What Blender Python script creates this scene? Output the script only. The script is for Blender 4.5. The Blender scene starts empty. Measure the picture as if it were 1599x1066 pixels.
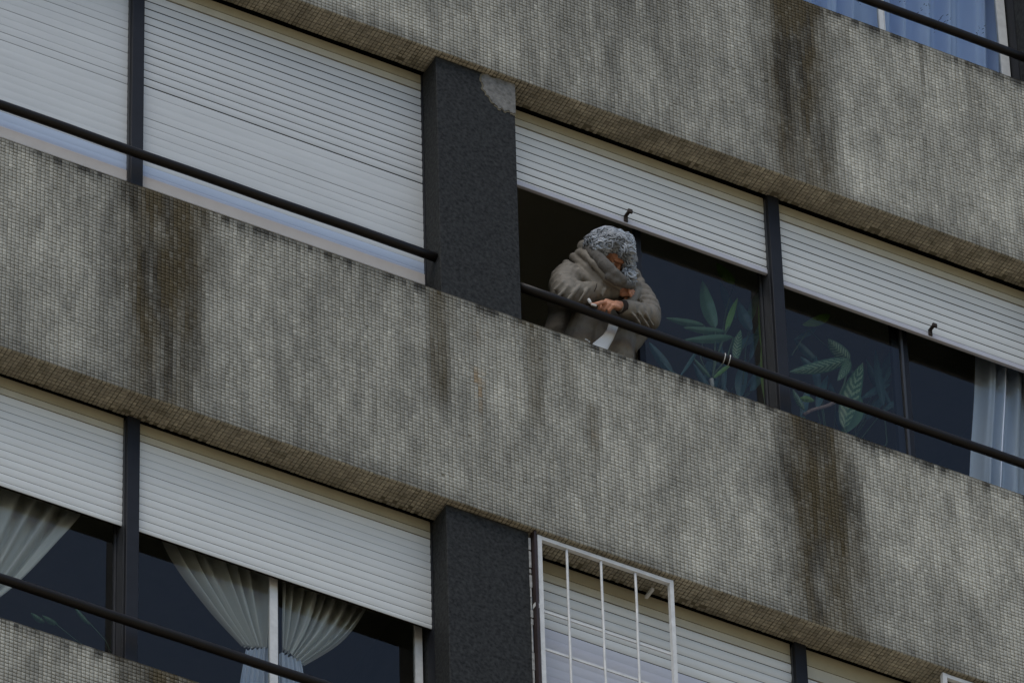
import bpy, bmesh, math, random
import numpy as np
from mathutils import Vector
random.seed(5)
RNG = np.random.default_rng(11)
R = math.radians
S = bpy.context.scene
COL = S.collection

# ------------------------------------------------------------------ camera, sky, sun, exposure
YAW, EL, ROLL = 0.5051976600652065, 0.7654177426096687, -0.03083292914055262
FPX = 13378.637
CAM = np.array([-13.011838355827765, -24.1303577868472, -26.65752451648551])
_F = np.array([math.cos(EL)*math.sin(YAW), math.cos(EL)*math.cos(YAW), math.sin(EL)])
_R = np.array([math.cos(YAW), -math.sin(YAW), 0.0])
_U = np.cross(_R, _F)
_R, _U = math.cos(ROLL)*_R + math.sin(ROLL)*_U, -math.sin(ROLL)*_R + math.cos(ROLL)*_U
from mathutils import Matrix
cd = bpy.data.cameras.new('camera'); cam = bpy.data.objects.new('camera', cd); COL.objects.link(cam)
M = Matrix(((_R[0], _U[0], -_F[0], CAM[0]), (_R[1], _U[1], -_F[1], CAM[1]), (_R[2], _U[2], -_F[2], CAM[2]), (0, 0, 0, 1)))
cam.matrix_world = M
cd.sensor_width = 36; cd.lens = 36*FPX/1599; cd.clip_start = 1; cd.clip_end = 3000
S.camera = cam

SUN_EL, SUN_AZ = 60, 228          # azimuth measured from +Y towards +X: light from the street side, broad and weak
w = bpy.data.worlds.new('World'); S.world = w; w.use_nodes = True
wn = w.node_tree; bg = wn.nodes['Background']
sky = wn.nodes.new('ShaderNodeTexSky'); sky.sky_type = 'NISHITA'; sky.sun_disc = False
sky.sun_elevation = R(SUN_EL); sky.sun_rotation = R(SUN_AZ)
sky.air_density = 1.0; sky.dust_density = 1.2; sky.ozone_density = 1.0
wn.links.new(sky.outputs[0], bg.inputs[0]); bg.inputs[1].default_value = 0.10
sd = bpy.data.lights.new('sun', 'SUN'); sd.energy = 0.8; sd.angle = R(40); sd.color = (1.0, .95, .88)
sun = bpy.data.objects.new('sun', sd); COL.objects.link(sun)
dv = Vector((math.sin(R(SUN_AZ))*math.cos(R(SUN_EL)), math.cos(R(SUN_AZ))*math.cos(R(SUN_EL)), math.sin(R(SUN_EL))))
sun.rotation_euler = dv.to_track_quat('Z', 'Y').to_euler()
S.view_settings.view_transform = 'Standard'; S.view_settings.look = 'None'
S.view_settings.exposure = 0.64; S.view_settings.gamma = 1

def P(u, v, Y):
    """point of the place at depth Y behind the facade seen at photo pixel (u, v)"""
    d = _F*FPX + _R*(u-799.5) - _U*(v-533)
    return Vector(CAM + d*((Y-CAM[1])/d[1]))

# ------------------------------------------------------------------ dimensions (metres)
H = 2.8; PH = 1.257; SD = 0.161; PS = 0.037; YS = 0.185; YG = 0.235
GZ = -28.4

# ------------------------------------------------------------------ noise
def _hash(ix, iy, s):
    v = np.sin(ix*127.1 + iy*311.7 + s*74.7)*43758.5453
    return v - np.floor(v)
def vnoise(x, y, s=0):
    x = np.asarray(x, float); y = np.asarray(y, float)
    ix, iy = np.floor(x), np.floor(y); fx, fy = x-ix, y-iy
    fx = fx*fx*(3-2*fx); fy = fy*fy*(3-2*fy)
    a, b, c, d = _hash(ix, iy, s), _hash(ix+1, iy, s), _hash(ix, iy+1, s), _hash(ix+1, iy+1, s)
    return (a*(1-fx)+b*fx)*(1-fy) + (c*(1-fx)+d*fx)*fy
def fbm(x, y, s=0, o=3):
    t = 0; a = .5; n = 0
    for k in range(o):
        t = t + a*vnoise(x*2**k, y*2**k, s+k*3.1); n += a; a *= .5
    return t/n
def sst(x, a, b):
    t = np.clip((x-a)/(b-a), 0, 1); return t*t*(3-2*t)

# ------------------------------------------------------------------ object helpers
def link(name, me, mat=None, parent=None, smooth=False):
    o = bpy.data.objects.new(name, me); COL.objects.link(o)
    if mat: me.materials.append(mat)
    if smooth: me.shade_smooth()
    if parent: o.parent = parent
    return o
def tag(o, label=None, cat=None, group=None, kind=None):
    if label: o['label'] = label
    if cat: o['category'] = cat
    if group: o['group'] = group
    if kind: o['kind'] = kind
    return o
def empty(name, loc=(0, 0, 0), parent=None):
    o = bpy.data.objects.new(name, None); o.empty_display_size = .1; COL.objects.link(o); o.location = loc
    if parent: o.parent = parent
    return o
class MB:
    def __init__(s): s.v = []; s.f = []; s.uv = None
    def box(s, x0, x1, y0, y1, z0, z1):
        n = len(s.v)
        s.v += [(x0,y0,z0),(x1,y0,z0),(x1,y1,z0),(x0,y1,z0),(x0,y0,z1),(x1,y0,z1),(x1,y1,z1),(x0,y1,z1)]
        s.f += [tuple(n+i for i in q) for q in ((0,3,2,1),(4,5,6,7),(0,1,5,4),(1,2,6,5),(2,3,7,6),(3,0,4,7))]
        return s
    def tube(s, pts, rad, n=12, cap=True):
        pts = [Vector(p) for p in pts]
        if not hasattr(rad, '__len__'): rad = [rad]*len(pts)
        up = None; base = len(s.v)
        for i, p in enumerate(pts):
            t = (pts[min(i+1, len(pts)-1)]-pts[max(i-1, 0)]).normalized()
            if up is None:
                up = t.orthogonal().normalized()
            up = (up - t*up.dot(t)).normalized(); sdv = t.cross(up)
            for k in range(n):
                a = 2*math.pi*k/n
                s.v.append(tuple(p + (up*math.cos(a)+sdv*math.sin(a))*rad[i]))
        for i in range(len(pts)-1):
            for k in range(n):
                a = base+i*n+k; b = base+i*n+(k+1)%n
                s.f.append((a, b, b+n, a+n))
        if cap:
            s.f.append(tuple(base+k for k in reversed(range(n))))
            s.f.append(tuple(base+(len(pts)-1)*n+k for k in range(n)))
        return s
    def ball(s, c, r, ax=None, n=12, m=8):
        """ellipsoid; r = (rx, ry, rz); ax = 3x3 matrix of its axes"""
        c = Vector(c); base = len(s.v)
        if not hasattr(r, '__len__'): r = (r, r, r)
        def put(x, y, z):
            q = Vector((x*r[0], y*r[1], z*r[2]))
            if ax is not None: q = ax @ q
            s.v.append(tuple(c+q))
        put(0, 0, -1)
        for i in range(1, m):
            th = math.pi*i/m - math.pi/2
            for k in range(n):
                a = 2*math.pi*k/n; put(math.cos(th)*math.cos(a), math.cos(th)*math.sin(a), math.sin(th))
        put(0, 0, 1); top = len(s.v)-1
        for k in range(n):
            s.f.append((base, base+1+(k+1) % n, base+1+k))
            s.f.append((top, base+1+(m-2)*n+k, base+1+(m-2)*n+(k+1) % n))
        for i in range(m-2):
            for k in range(n):
                a = base+1+i*n+k; b = base+1+i*n+(k+1) % n
                s.f.append((a, b, b+n, a+n))
        return s
    def cap(s, pts, rad, n=14):
        """rounded limb: tube with ball ends and balls at the joints"""
        if not hasattr(rad, '__len__'): rad = [rad]*len(pts)
        s.tube(pts, rad, n)
        for p, r in zip(pts, rad): s.ball(p, r, n=n, m=8)
        return s
    def build(s, name, mat=None, parent=None, smooth=False):
        me = bpy.data.meshes.new(name); me.from_pydata([tuple(v) for v in s.v], [], s.f); me.update()
        return link(name, me, mat, parent, smooth)
def bevel(o, wd, seg=2):
    m = o.modifiers.new('bevel', 'BEVEL'); m.width = wd; m.segments = seg; m.limit_method = 'ANGLE'; m.angle_limit = R(40)
    return o
def remesh(o, vox, smooth=3, fac=.6):
    """fuse the overlapping volumes of o into one continuous skin"""
    m = o.modifiers.new('r', 'REMESH'); m.mode = 'VOXEL'; m.voxel_size = vox; m.use_smooth_shade = True
    m2 = o.modifiers.new('s', 'SMOOTH'); m2.iterations = smooth; m2.factor = fac
    dg = bpy.context.evaluated_depsgraph_get(); dg.update()
    me = bpy.data.meshes.new_from_object(o.evaluated_get(dg))
    o.modifiers.clear(); mats = list(o.data.materials)
    o.data = me
    me.materials.clear()
    for k in mats: me.materials.append(k)
    me.shade_smooth()
    return o
def get_co(me):
    a = np.empty(len(me.vertices)*3); me.vertices.foreach_get('co', a); return a.reshape(-1, 3)
def get_no(me):
    a = np.empty(len(me.vertices)*3); me.vertices.foreach_get('normal', a); return a.reshape(-1, 3)
def set_co(me, a):
    me.vertices.foreach_set('co', np.asarray(a).ravel()); me.update()

# ------------------------------------------------------------------ materials
def mat(name, color=(.5, .5, .5), rough=.6, spec=.5, metal=0, noise=None, bump=0, bscale=60, attr=None, scale=6, stretch=(1, 1, 1)):
    m = bpy.data.materials.new(name); m.use_nodes = True; nt = m.node_tree; b = nt.nodes['Principled BSDF']
    b.inputs['Roughness'].default_value = rough; b.inputs['Specular IOR Level'].default_value = spec
    b.inputs['Metallic'].default_value = metal; b.inputs['Base Color'].default_value = (*color, 1)
    tc = nt.nodes.new('ShaderNodeTexCoord'); mp = nt.nodes.new('ShaderNodeMapping'); mp.inputs['Scale'].default_value = stretch
    nt.links.new(tc.outputs['Object'], mp.inputs['Vector'])
    src = None
    if attr:
        at = nt.nodes.new('ShaderNodeAttribute'); at.attribute_name = attr; src = at.outputs['Color']
        nt.links.new(src, b.inputs['Base Color'])
    if noise:
        nz = nt.nodes.new('ShaderNodeTexNoise'); nz.inputs['Scale'].default_value = scale; nz.inputs['Detail'].default_value = 6
        nz.inputs['Roughness'].default_value = .65
        nt.links.new(mp.outputs[0], nz.inputs['Vector'])
        rp = nt.nodes.new('ShaderNodeValToRGB'); rp.color_ramp.elements[0].position = .3; rp.color_ramp.elements[1].position = .72
        lo, hi = 1-noise, 1+noise
        rp.color_ramp.elements[0].color = (lo, lo, lo, 1); rp.color_ramp.elements[1].color = (hi, hi, hi, 1)
        nt.links.new(nz.outputs['Fac'], rp.inputs[0])
        mx = nt.nodes.new('ShaderNodeMix'); mx.data_type = 'RGBA'; mx.blend_type = 'MULTIPLY'; mx.inputs[0].default_value = 1
        if src: nt.links.new(src, mx.inputs[6])
        else: mx.inputs[6].default_value = (*color, 1)
        nt.links.new(rp.outputs[0], mx.inputs[7]); nt.links.new(mx.outputs[2], b.inputs['Base Color'])
    if bump:
        n2 = nt.nodes.new('ShaderNodeTexNoise'); n2.inputs['Scale'].default_value = bscale; n2.inputs['Detail'].default_value = 5
        nt.links.new(mp.outputs[0], n2.inputs['Vector'])
        bp = nt.nodes.new('ShaderNodeBump'); bp.inputs['Strength'].default_value = bump; bp.inputs['Distance'].default_value = .004
        nt.links.new(n2.outputs['Fac'], bp.inputs['Height']); nt.links.new(bp.outputs[0], b.inputs['Normal'])
    return m
M_tile = mat('mosaic_tile', rough=.6, spec=.14, attr='col', noise=.14, scale=70)
M_grout = mat('grout', rough=.9, spec=.1, attr='col', noise=.3, scale=120)
M_conc = mat('concrete', (.13, .115, .08), .9, .2, noise=.2, scale=8, bump=.4)
M_pillar = mat('dark_stone_paint', (.026, .027, .026), .7, .12, noise=.75, scale=60, bump=.25, bscale=150)
M_patch = mat('bare_cement', (.17, .165, .15), .9, .2, noise=.5, scale=30, bump=1.0, bscale=60)
M_shut = mat('shutter_plastic', (.63, .64, .605), .45, .4, noise=.05, scale=3, stretch=(1, 1, 5))
M_shut2 = mat('shutter_plastic_greyer', (.50, .51, .55), .45, .4, noise=.06, scale=4, stretch=(1, 1, 5))
M_shutL = mat('shutter_plastic_left', (.55, .565, .55), .45, .4, noise=.05, scale=3, stretch=(1, 1, 5))
M_slit = mat('shutter_slit', (.02, .017, .013), .9, .1)
M_slat_shade = mat('shaded_slat', (.36, .325, .22), .6, .3, noise=.08, scale=8)  # soffit shade and warm bounce put into the top slats' colour
M_slat_shade2 = mat('shaded_slat_pale', (.46, .44, .35), .5, .3, noise=.08, scale=8)
M_bar = mat('bottom_bar', (.47, .47, .50), .4, .4, noise=.06, scale=10)
M_beige = mat('beige_bar', (.50, .48, .46), .5, .3, noise=.05, scale=10)
M_blue = mat('pale_blue_slats', (.44, .505, .60), .35, .5, noise=.05, scale=3, stretch=(1, 1, 6))
M_rust = mat('rusty_stop', (.030, .022, .016), .8, .3, noise=.5, scale=80)
M_mull = mat('dark_mullion', (.006, .007, .010), .6, .3, noise=.3, scale=14)
M_mull2 = mat('worn_frame_metal', (.030, .031, .033), .5, .5, noise=.4, scale=20, stretch=(4, 4, .5))
M_rail = mat('dark_rail_paint', (.012, .0095, .0075), .45, .22, noise=.25, scale=12)
M_white = mat('white_paint', (.60, .60, .57), .5, .4, noise=.14, scale=18, bump=.2)
M_plas = mat('old_plaster', (.35, .35, .33), .9, .2, noise=.4, scale=30)
M_brown = mat('red_brown_paint', (.022, .011, .009), .6, .4, noise=.3, scale=20)
M_wall = mat('interior_wall', (.30, .285, .22), .9, .2, noise=.1, scale=3)
M_dark = mat('interior_dark', (.010, .010, .008), .9, .1)

def glass_mat():
    m = bpy.data.materials.new('window_glass'); m.use_nodes = True; nt = m.node_tree
    for n in list(nt.nodes):
        if n.type != 'OUTPUT_MATERIAL': nt.nodes.remove(n)
    out = [n for n in nt.nodes if n.type == 'OUTPUT_MATERIAL'][0]
    tr = nt.nodes.new('ShaderNodeBsdfTransparent'); tr.inputs[0].default_value = (.80, .83, .82, 1)
    gl = nt.nodes.new('ShaderNodeBsdfGlossy'); gl.inputs['Roughness'].default_value = .02; gl.inputs[0].default_value = (1, 1, 1, 1)
    fr = nt.nodes.new('ShaderNodeFresnel'); fr.inputs[0].default_value = 1.5
    mu = nt.nodes.new('ShaderNodeMath'); mu.operation = 'MULTIPLY'; mu.inputs[1].default_value = .72; mu.use_clamp = True
    mx = nt.nodes.new('ShaderNodeMixShader')
    nt.links.new(fr.outputs[0], mu.inputs[0]); nt.links.new(mu.outputs[0], mx.inputs[0])
    nt.links.new(tr.outputs[0], mx.inputs[1]); nt.links.new(gl.outputs[0], mx.inputs[2]); nt.links.new(mx.outputs[0], out.inputs[0])
    return m
M_glass = glass_mat()
def cloth_mat(name, color, transl=.35, see=.15, dots=None):
    m = bpy.data.materials.new(name); m.use_nodes = True; nt = m.node_tree
    b = nt.nodes['Principled BSDF']; b.inputs['Roughness'].default_value = .9; b.inputs['Base Color'].default_value = (*color, 1)
    b.inputs['Specular IOR Level'].default_value = .1
    out = [n for n in nt.nodes if n.type == 'OUTPUT_MATERIAL'][0]
    tl = nt.nodes.new('ShaderNodeBsdfTranslucent'); tl.inputs[0].default_value = (*color, 1)
    tr = nt.nodes.new('ShaderNodeBsdfTransparent')
    m1 = nt.nodes.new('ShaderNodeMixShader'); m1.inputs[0].default_value = transl
    nt.links.new(b.outputs[0], m1.inputs[1]); nt.links.new(tl.outputs[0], m1.inputs[2])
    m2 = nt.nodes.new('ShaderNodeMixShader'); m2.inputs[0].default_value = see
    nt.links.new(m1.outputs[0], m2.inputs[1]); nt.links.new(tr.outputs[0], m2.inputs[2])
    if dots:
        at = nt.nodes.new('ShaderNodeAttribute'); at.attribute_name = 'UVMap'
        vo = nt.nodes.new('ShaderNodeTexVoronoi'); vo.inputs['Scale'].default_value = 1.0
        nt.links.new(at.outputs['Vector'], vo.inputs['Vector'])
        lt = nt.nodes.new('ShaderNodeMath'); lt.operation = 'LESS_THAN'; lt.inputs[1].default_value = .27
        nt.links.new(vo.outputs['Distance'], lt.inputs[0])
        sp = nt.nodes.new('ShaderNodeSeparateXYZ'); nt.links.new(at.outputs['Vector'], sp.inputs[0])
        # rosettes of eyelets: repeat every 9 units along, one band high
        def M_(op, a, bb=None, clamp=False):
            n = nt.nodes.new('ShaderNodeMath'); n.operation = op; n.use_clamp = clamp
            for i, q in enumerate((a, bb)):
                if q is None: continue
                if isinstance(q, (int, float)): n.inputs[i].default_value = q
                else: nt.links.new(q, n.inputs[i])
            return n.outputs[0]
        fx = M_('SUBTRACT', M_('FRACT', M_('DIVIDE', sp.outputs[0], 9.0)), .5)
        fx = M_('MULTIPLY', fx, 9.0)
        fy = M_('SUBTRACT', sp.outputs[1], dots)
        rr = M_('SQRT', M_('ADD', M_('MULTIPLY', fx, fx), M_('MULTIPLY', M_('MULTIPLY', fy, fy), .6)))
        inn = M_('LESS_THAN', rr, 3.0)
        mask = M_('MULTIPLY', inn, lt.outputs[0])
        mc = nt.nodes.new('ShaderNodeMix'); mc.data_type = 'RGBA'; nt.links.new(mask, mc.inputs[0])
        mc.inputs[6].default_value = (*color, 1); mc.inputs[7].default_value = (color[0]*.15, color[1]*.15, color[2]*.2, 1)
        nt.links.new(mc.outputs[2], b.inputs['Base Color']); nt.links.new(mc.outputs[2], tl.inputs[0])
    nt.links.new(m2.outputs[0], out.inputs[0])
    return m
M_sheer = cloth_mat('sheer_curtain', (.80, .79, .72), .12, .08)
M_sheer2 = cloth_mat('sheer_curtain_cool', (.74, .80, .90), .12, .05)
M_skycurt = cloth_mat('sky_tinted_curtain', (.62, .74, .98), .12, .01, dots=36.0)  # blue of the reflected sky put into a white curtain's colour

# ------------------------------------------------------------------ building
B = tag(empty('apartment_building'), 'weathered apartment block clad in grey mosaic tiles with dark pillars and white roller shutters', 'building')

mX = [-1.4585, 1.8308]                      # mullion axes; the stains run down under them
def stain(x, z, st):
    """0..1 dirt, brown share and rust at facade point (x, z); z relative to the top of its parapet"""
    n1 = fbm(x*13, z*2.2+st*7, 1+st, 4); n2 = fbm(x*34, z*9, 5+st, 3); n3 = fbm(x*70, z*40, 8+st, 2)
    D = np.zeros_like(x); Bn = np.zeros_like(x); Ru = np.zeros_like(x)
    for k, m in enumerate(mX):
        dx = x - (m + .075 + .015*st) + .05*(fbm(z*3+k*5, z*0+st, 3, 2)-.5)
        wd = .250 + .05*(vnoise(z*2.3, z*0+k+st*2, 4)-.5)*2
        s = 1 - sst(np.abs(dx)+.13*(n1-.5)+.06*(n2-.5), wd*.30, wd*1.30)
        fade = 1.0 - .24*sst(-z, .35, 1.15) + .0*z
        D = np.maximum(D, s*fade*(1.52-.95*fbm(x*22, z*4, 14+st, 4)-.18*sst(n3, .55, .8))); Bn = np.maximum(Bn, s*(.35+.65*sst(n1, .30, .55)))
    def streak(x0, w, za, zb, amt, br=1, ru=0):
        nonlocal D, Bn, Ru
        s = (1-sst(np.abs(x-x0)+.03*(n1-.5)+.02*(n2-.5), w*.3, w*1.2))*sst(-z, za-.04, za+.03)*(1-sst(-z, zb*.6, zb))
        D = np.maximum(D, s*amt*(.55+.75*n2)) if not ru else D
        Bn = np.maximum(Bn, s*br); Ru = np.maximum(Ru, s*ru*1.1*sst(n2*.6+n3*.4, .30, .68))
    if st == 0:
        streak(-.035, .065, 0, .9, .75); streak(.03, .03, .0, .3, .35)
        streak(.157, .024, .42, .85, .3, 1, 1.3); streak(.15, .020, .15, .3, .2, 1, .35)
        streak(.45, .075, 0, .8, .52); streak(.62, .05, .02, .55, .32, .7)
        streak(.735, .04, .38, .9, .42, 1); streak(.74, .022, .55, .8, .3, 1, .35)
        streak(1.05, .05, .0, .4, .25, .6); streak(-.55, .05, 0, .6, .16, .4)
        streak(2.35, .06, 0, .4, .22, .5); streak(2.75, .05, 0, .5, .20, .5)
    if st == 1:
        D = np.maximum(D, .36*sst(n1, .40, .68)*(1-sst(x, 1.2, 1.6))*sst(x, .2, .6))
        streak(2.20, .05, 0, .3, .35, .4); streak(2.62, .02, 0, .45, .5, .4); streak(2.9, .05, 0, .5, .3, .4)
        streak(1.2, .05, .2, 1.2, .35, .3); streak(.75, .06, .1, 1.0, .35, .1)
    if st == -1:
        streak(-1.2, .12, 0, .5, .5)
    top = (1-sst(-z, .005, .055+.05*n1))*(.40+.25*n2)
    top = top + (1-sst(-z, .02, .25*n1+.05))*.45*sst(n2, .42, .66)
    bot = sst(-z, PH-.16+.08*n1, PH)*(.22+.35*n2)
    D = np.clip(np.maximum(np.maximum(D, top), bot), 0, 1)
    return D, np.clip(Bn, 0, 1), np.clip(Ru, 0, 1), n3

def tilecolor(x, z, st):
    D, Bn, Ru, n3 = stain(x, z, st)
    lo = fbm(x*3.0, z*2.2, 21+st, 4); mid = fbm(x*30, z*9, 31+st, 4)
    g = .315*(.78+.42*lo)*(.66+.66*mid)*(1-.12*sst(fbm(x*12, z*4.5, 91+st, 4), .50, .68))*(1+.22*sst(fbm(x*3.2, z*1.8, 95+st, 3), .48, .72))
    g = g*(1 + .10*sst(vnoise(x*.9+2, z*.5, 40+st), .3, .8))
    c = np.stack([g*1.03, g*1.0, g*.84], 1)
    dirt = np.stack([.024+.038*Bn, .022+.022*Bn, .017-.003*Bn], 1)
    k = (D*.93)[:, None]
    c = c*(1-k) + dirt*k
    c = c*(1-.55*Ru[:, None]) + np.array([.26, .15, .045])*.55*Ru[:, None]
    return c

def mosaic(name, org, ex, ey, nrm, nx, ny, p, st, parent, soffit=False, gap=.0031, th=.0028):
    """a sheet of separate 2 cm tiles; org + i*p*ex + j*p*ey, faces along nrm"""
    org, ex, ey, nrm = map(lambda q: np.array(q, float), (org, ex, ey, nrm))
    I, J = np.meshgrid(np.arange(nx), np.arange(ny), indexing='ij'); I = I.ravel(); J = J.ravel()
    N = len(I)
    # sheets of 15x15 tiles are set slightly off each other
    sh = ((_hash(I//15, J//15, 2)-.5)*.0022, (_hash(I//15, J//15, 3)-.5)*.0022)
    cx = (I+.5)*p + (_hash(I, J//15, 6)-.5)*.0014 + sh[0] + RNG.normal(0, .00035, N); cy = (J+.5)*p + (_hash(I//15, J, 7)-.5)*.0009 + sh[1] + RNG.normal(0, .00035, N)
    keep = RNG.random(N) > .0003
    if soffit:
        edge = fbm(I*p*5, I*0., 77+st, 3); rim = (cy > SD-.010-.035*sst(edge, .50, .78)) & (RNG.random(N) < .30)
        keep &= ~rim
    h = (p-gap)/2*(1+RNG.normal(0, .02, N))*np.where(_hash(I, J//6, 9) < .05, .90, 1)
    off = RNG.normal(0, .00035, N); ta = RNG.normal(0, .030, N); tb = RNG.normal(0, .030, N)
    I, J, cx, cy, h, off, ta, tb = [a[keep] for a in (I, J, cx, cy, h, off, ta, tb)]
    N = len(cx)
    V = np.empty((N, 12, 3))
    for q, (a, b) in enumerate(((-1, -1), (1, -1), (1, 1), (-1, 1))):
        for lev, (hh, dep) in enumerate(((1.0, -th), (1.0, -.0007), (.90, 0.0))):
            u = cx + a*h*hh; v2 = cy + b*h*hh
            d = dep + (off + a*ta*h + b*tb*h if lev else 0)
            V[:, lev*4+q, :] = org + u[:, None]*ex + v2[:, None]*ey + np.broadcast_to(np.asarray(d, float), (N,))[:, None]*nrm
    flip = np.dot(np.cross(ex, ey), nrm) < 0
    qf = []
    for lev in (0, 1):
        for q in range(4):
            a = lev*4+q; b = lev*4+(q+1) % 4; qf.append((a, b, b+4, a+4))
    qf.append((8, 9, 10, 11))
    qf = np.array(qf)
    if flip: qf = qf[:, ::-1]
    F_ = (np.arange(N)*12)[:, None, None] + qf[None]
    F_ = F_.reshape(-1, 4)
    me = bpy.data.meshes.new(name)
    me.vertices.add(N*12); me.vertices.foreach_set('co', V.ravel())
    me.loops.add(F_.size); me.loops.foreach_set('vertex_index', F_.ravel().astype(np.int32))
    me.polygons.add(len(F_)); me.polygons.foreach_set('loop_start', (np.arange(len(F_))*4).astype(np.int32))
    me.update(calc_edges=True)
    W = org + cx[:, None]*ex + cy[:, None]*ey
    if soffit:
        x, y = W[:, 0], W[:, 1]
        lo = fbm(x*6, y*9, 51+st, 3); mid = fbm(x*30, y*30, 52+st, 2)
        g = .42*(.6+.5*lo)*(.75+.5*mid)
        c = np.stack([g*1.03, g*.94, g*.72], 1)  # tan from dirt, with warm street bounce put into the colour
        d = np.clip(sst(y, SD-.055, SD-.005)*(.15+.9*fbm(x*9, y*20, 55+st, 3)), 0, 1)[:, None]*.55
        mo = sst(fbm(x*14, y*25, 60+st, 2), .62, .8)[:, None]*.3
        c = c*(1-d)*(1-mo) + np.array([.05, .05, .018])*mo
    else:
        c = tilecolor(W[:, 0], W[:, 2]-H*st, st)
    c = c*(1+RNG.normal(0, .06, N))[:, None]*np.where(RNG.random(N) < .02, 1.22, 1)[:, None]
    c = np.clip(c, .004, .8)
    ca = me.color_attributes.new('col', 'FLOAT_COLOR', 'POINT')
    rgba = np.ones((N, 12, 4)); rgba[:, :, :3] = c[:, None, :]; rgba[:, :4, :3] *= .60; rgba[:, 4:8, :3] *= .92
    ca.data.foreach_set('color', rgba.ravel())
    return link(name, me, M_tile, parent)

def grout_sheet(name, x0, x1, z0, z1, st, parent, nx=260, nz=70):
    xs = np.linspace(x0, x1, nx); zs = np.linspace(z0, z1, nz)
    X, Z = np.meshgrid(xs, zs, indexing='ij'); V = np.stack([X.ravel(), np.full(X.size, 0.0028), Z.ravel()], 1)
    i, j = np.meshgrid(np.arange(nx-1), np.arange(nz-1), indexing='ij'); a = (i*nz+j).ravel()
    F_ = np.stack([a, a+nz, a+nz+1, a+1], 1)
    me = bpy.data.meshes.new(name); me.from_pydata(V.tolist(), [], F_.tolist()); me.update()
    c = tilecolor(V[:, 0], V[:, 2]-H*st, st)
    c = c*np.array([.64, .62, .58])
    ca = me.color_attributes.new('col', 'FLOAT_COLOR', 'POINT'); rgba = np.ones((len(V), 4)); rgba[:, :3] = c
    ca.data.foreach_set('color', rgba.ravel())
    return link(name, me, M_grout, parent)

XL, XR = -2.75, 3.95; TP = .0195
for st in (-1, 0, 1):
    z0 = H*st
    par = MB()
    par.box(-9.9, 13.2, .0032, .150, z0-PH+.0032, z0-.002)            # concrete core
    po = par.build('parapet', M_conc, B)
    gs = grout_sheet('grout', XL, XR, z0-PH+.002, z0-.001, st, po)
    mosaic('tile_facing', (XL, 0, z0-PH), (1, 0, 0), (0, 0, 1), (0, -1, 0), int((XR-XL)/TP), int(PH/TP), TP, st, po)
    mosaic('soffit_tiles', (XL, 0.0, z0-PH), (1, 0, 0), (0, 1, 0), (0, 0, -1), int((XR-XL)/TP), 8, TP, st, po, soffit=True)
    MB().box(-9.9, 13.2, .1501, .161, z0-PH+.010, z0-.35).build('soffit_edge', M_conc, po)
# plain mosaic beyond the camera's reach, one shader grid
def brick_mat():
    m = mat('distant_mosaic', (.2, .2, .18), .6); nt = m.node_tree; b = nt.nodes['Principled BSDF']
    tc = nt.nodes.new('ShaderNodeTexCoord'); mp = nt.nodes.new('ShaderNodeMapping'); mp.inputs['Rotation'].default_value = (R(-90), 0, 0)
    br = nt.nodes.new('ShaderNodeTexBrick'); br.offset = 0; br.inputs['Scale'].default_value = 1
    br.inputs['Brick Width'].default_value = TP; br.inputs['Row Height'].default_value = TP; br.inputs['Mortar Size'].default_value = .0016
    br.inputs['Color1'].default_value = (.22, .22, .2, 1); br.inputs['Color2'].default_value = (.17, .17, .155, 1); br.inputs['Mortar'].default_value = (.07, .07, .06, 1)
    nt.links.new(tc.outputs['Object'], mp.inputs[0]); nt.links.new(mp.outputs[0], br.inputs[0]); nt.links.new(br.outputs[0], b.inputs['Base Color'])
    return m
M_far = brick_mat()
far = MB()
for st in (-1, 0, 1):
    z0 = H*st
    far.box(-9.9, XL-.002, .0001, .0031, z0-PH, z0); far.box(XR+.002, 13.2, .0001, .0031, z0-PH, z0)
for k in list(range(-9, -1))+[2, 3]:
    far.box(-9.9, 13.2, 0, .150, H*k-PH, H*k)
far.build('outer_mosaic', M_far, B)
body = MB()
for k in list(range(-9, -1))+[2, 3]:                                # shutters and walls of the storeys outside the frame
    body.box(-9.9, 13.2, YS, .30, H*k, H*(k+1)-PH)
body.box(-9.9, 13.2, YS, 9.0, GZ, H*-10+PH)
body.box(-9.9, 13.2, .151, 9.0, H*4-PH, H*4-.9)
body.build('outer_shutters', M_shut2, B)
core = MB()
core.box(-9.9, 13.2, 3.6, 9.0, GZ+.01, H*4-.95)
for st in (-1, 0, 1, 2):                                              # floor slabs: ceiling of one room, floor of the next
    core.box(-9.9, 13.2, .3201, 3.599, H*st-PH+.012, H*st-PH+.50)
    MB().box(-9.9, 13.2, .1612, .32, H*st-PH+.075, H*st-.36).build('roller_box', M_dark, B)
core.box(-9.9, 13.2, .32, 3.599, GZ+.01, -H-PH+.01)
core.box(-9.9, 13.2, .32, 3.599, H*2-PH+.51, H*4-.95)
for xx in (-9.8, -3.2, .2, 3.5, 13.0): core.box(xx-.06, xx+.06, .33, 3.598, -H-PH+.51, 2*H-PH-.01)
core.build('interior_walls', M_wall, B)

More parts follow.
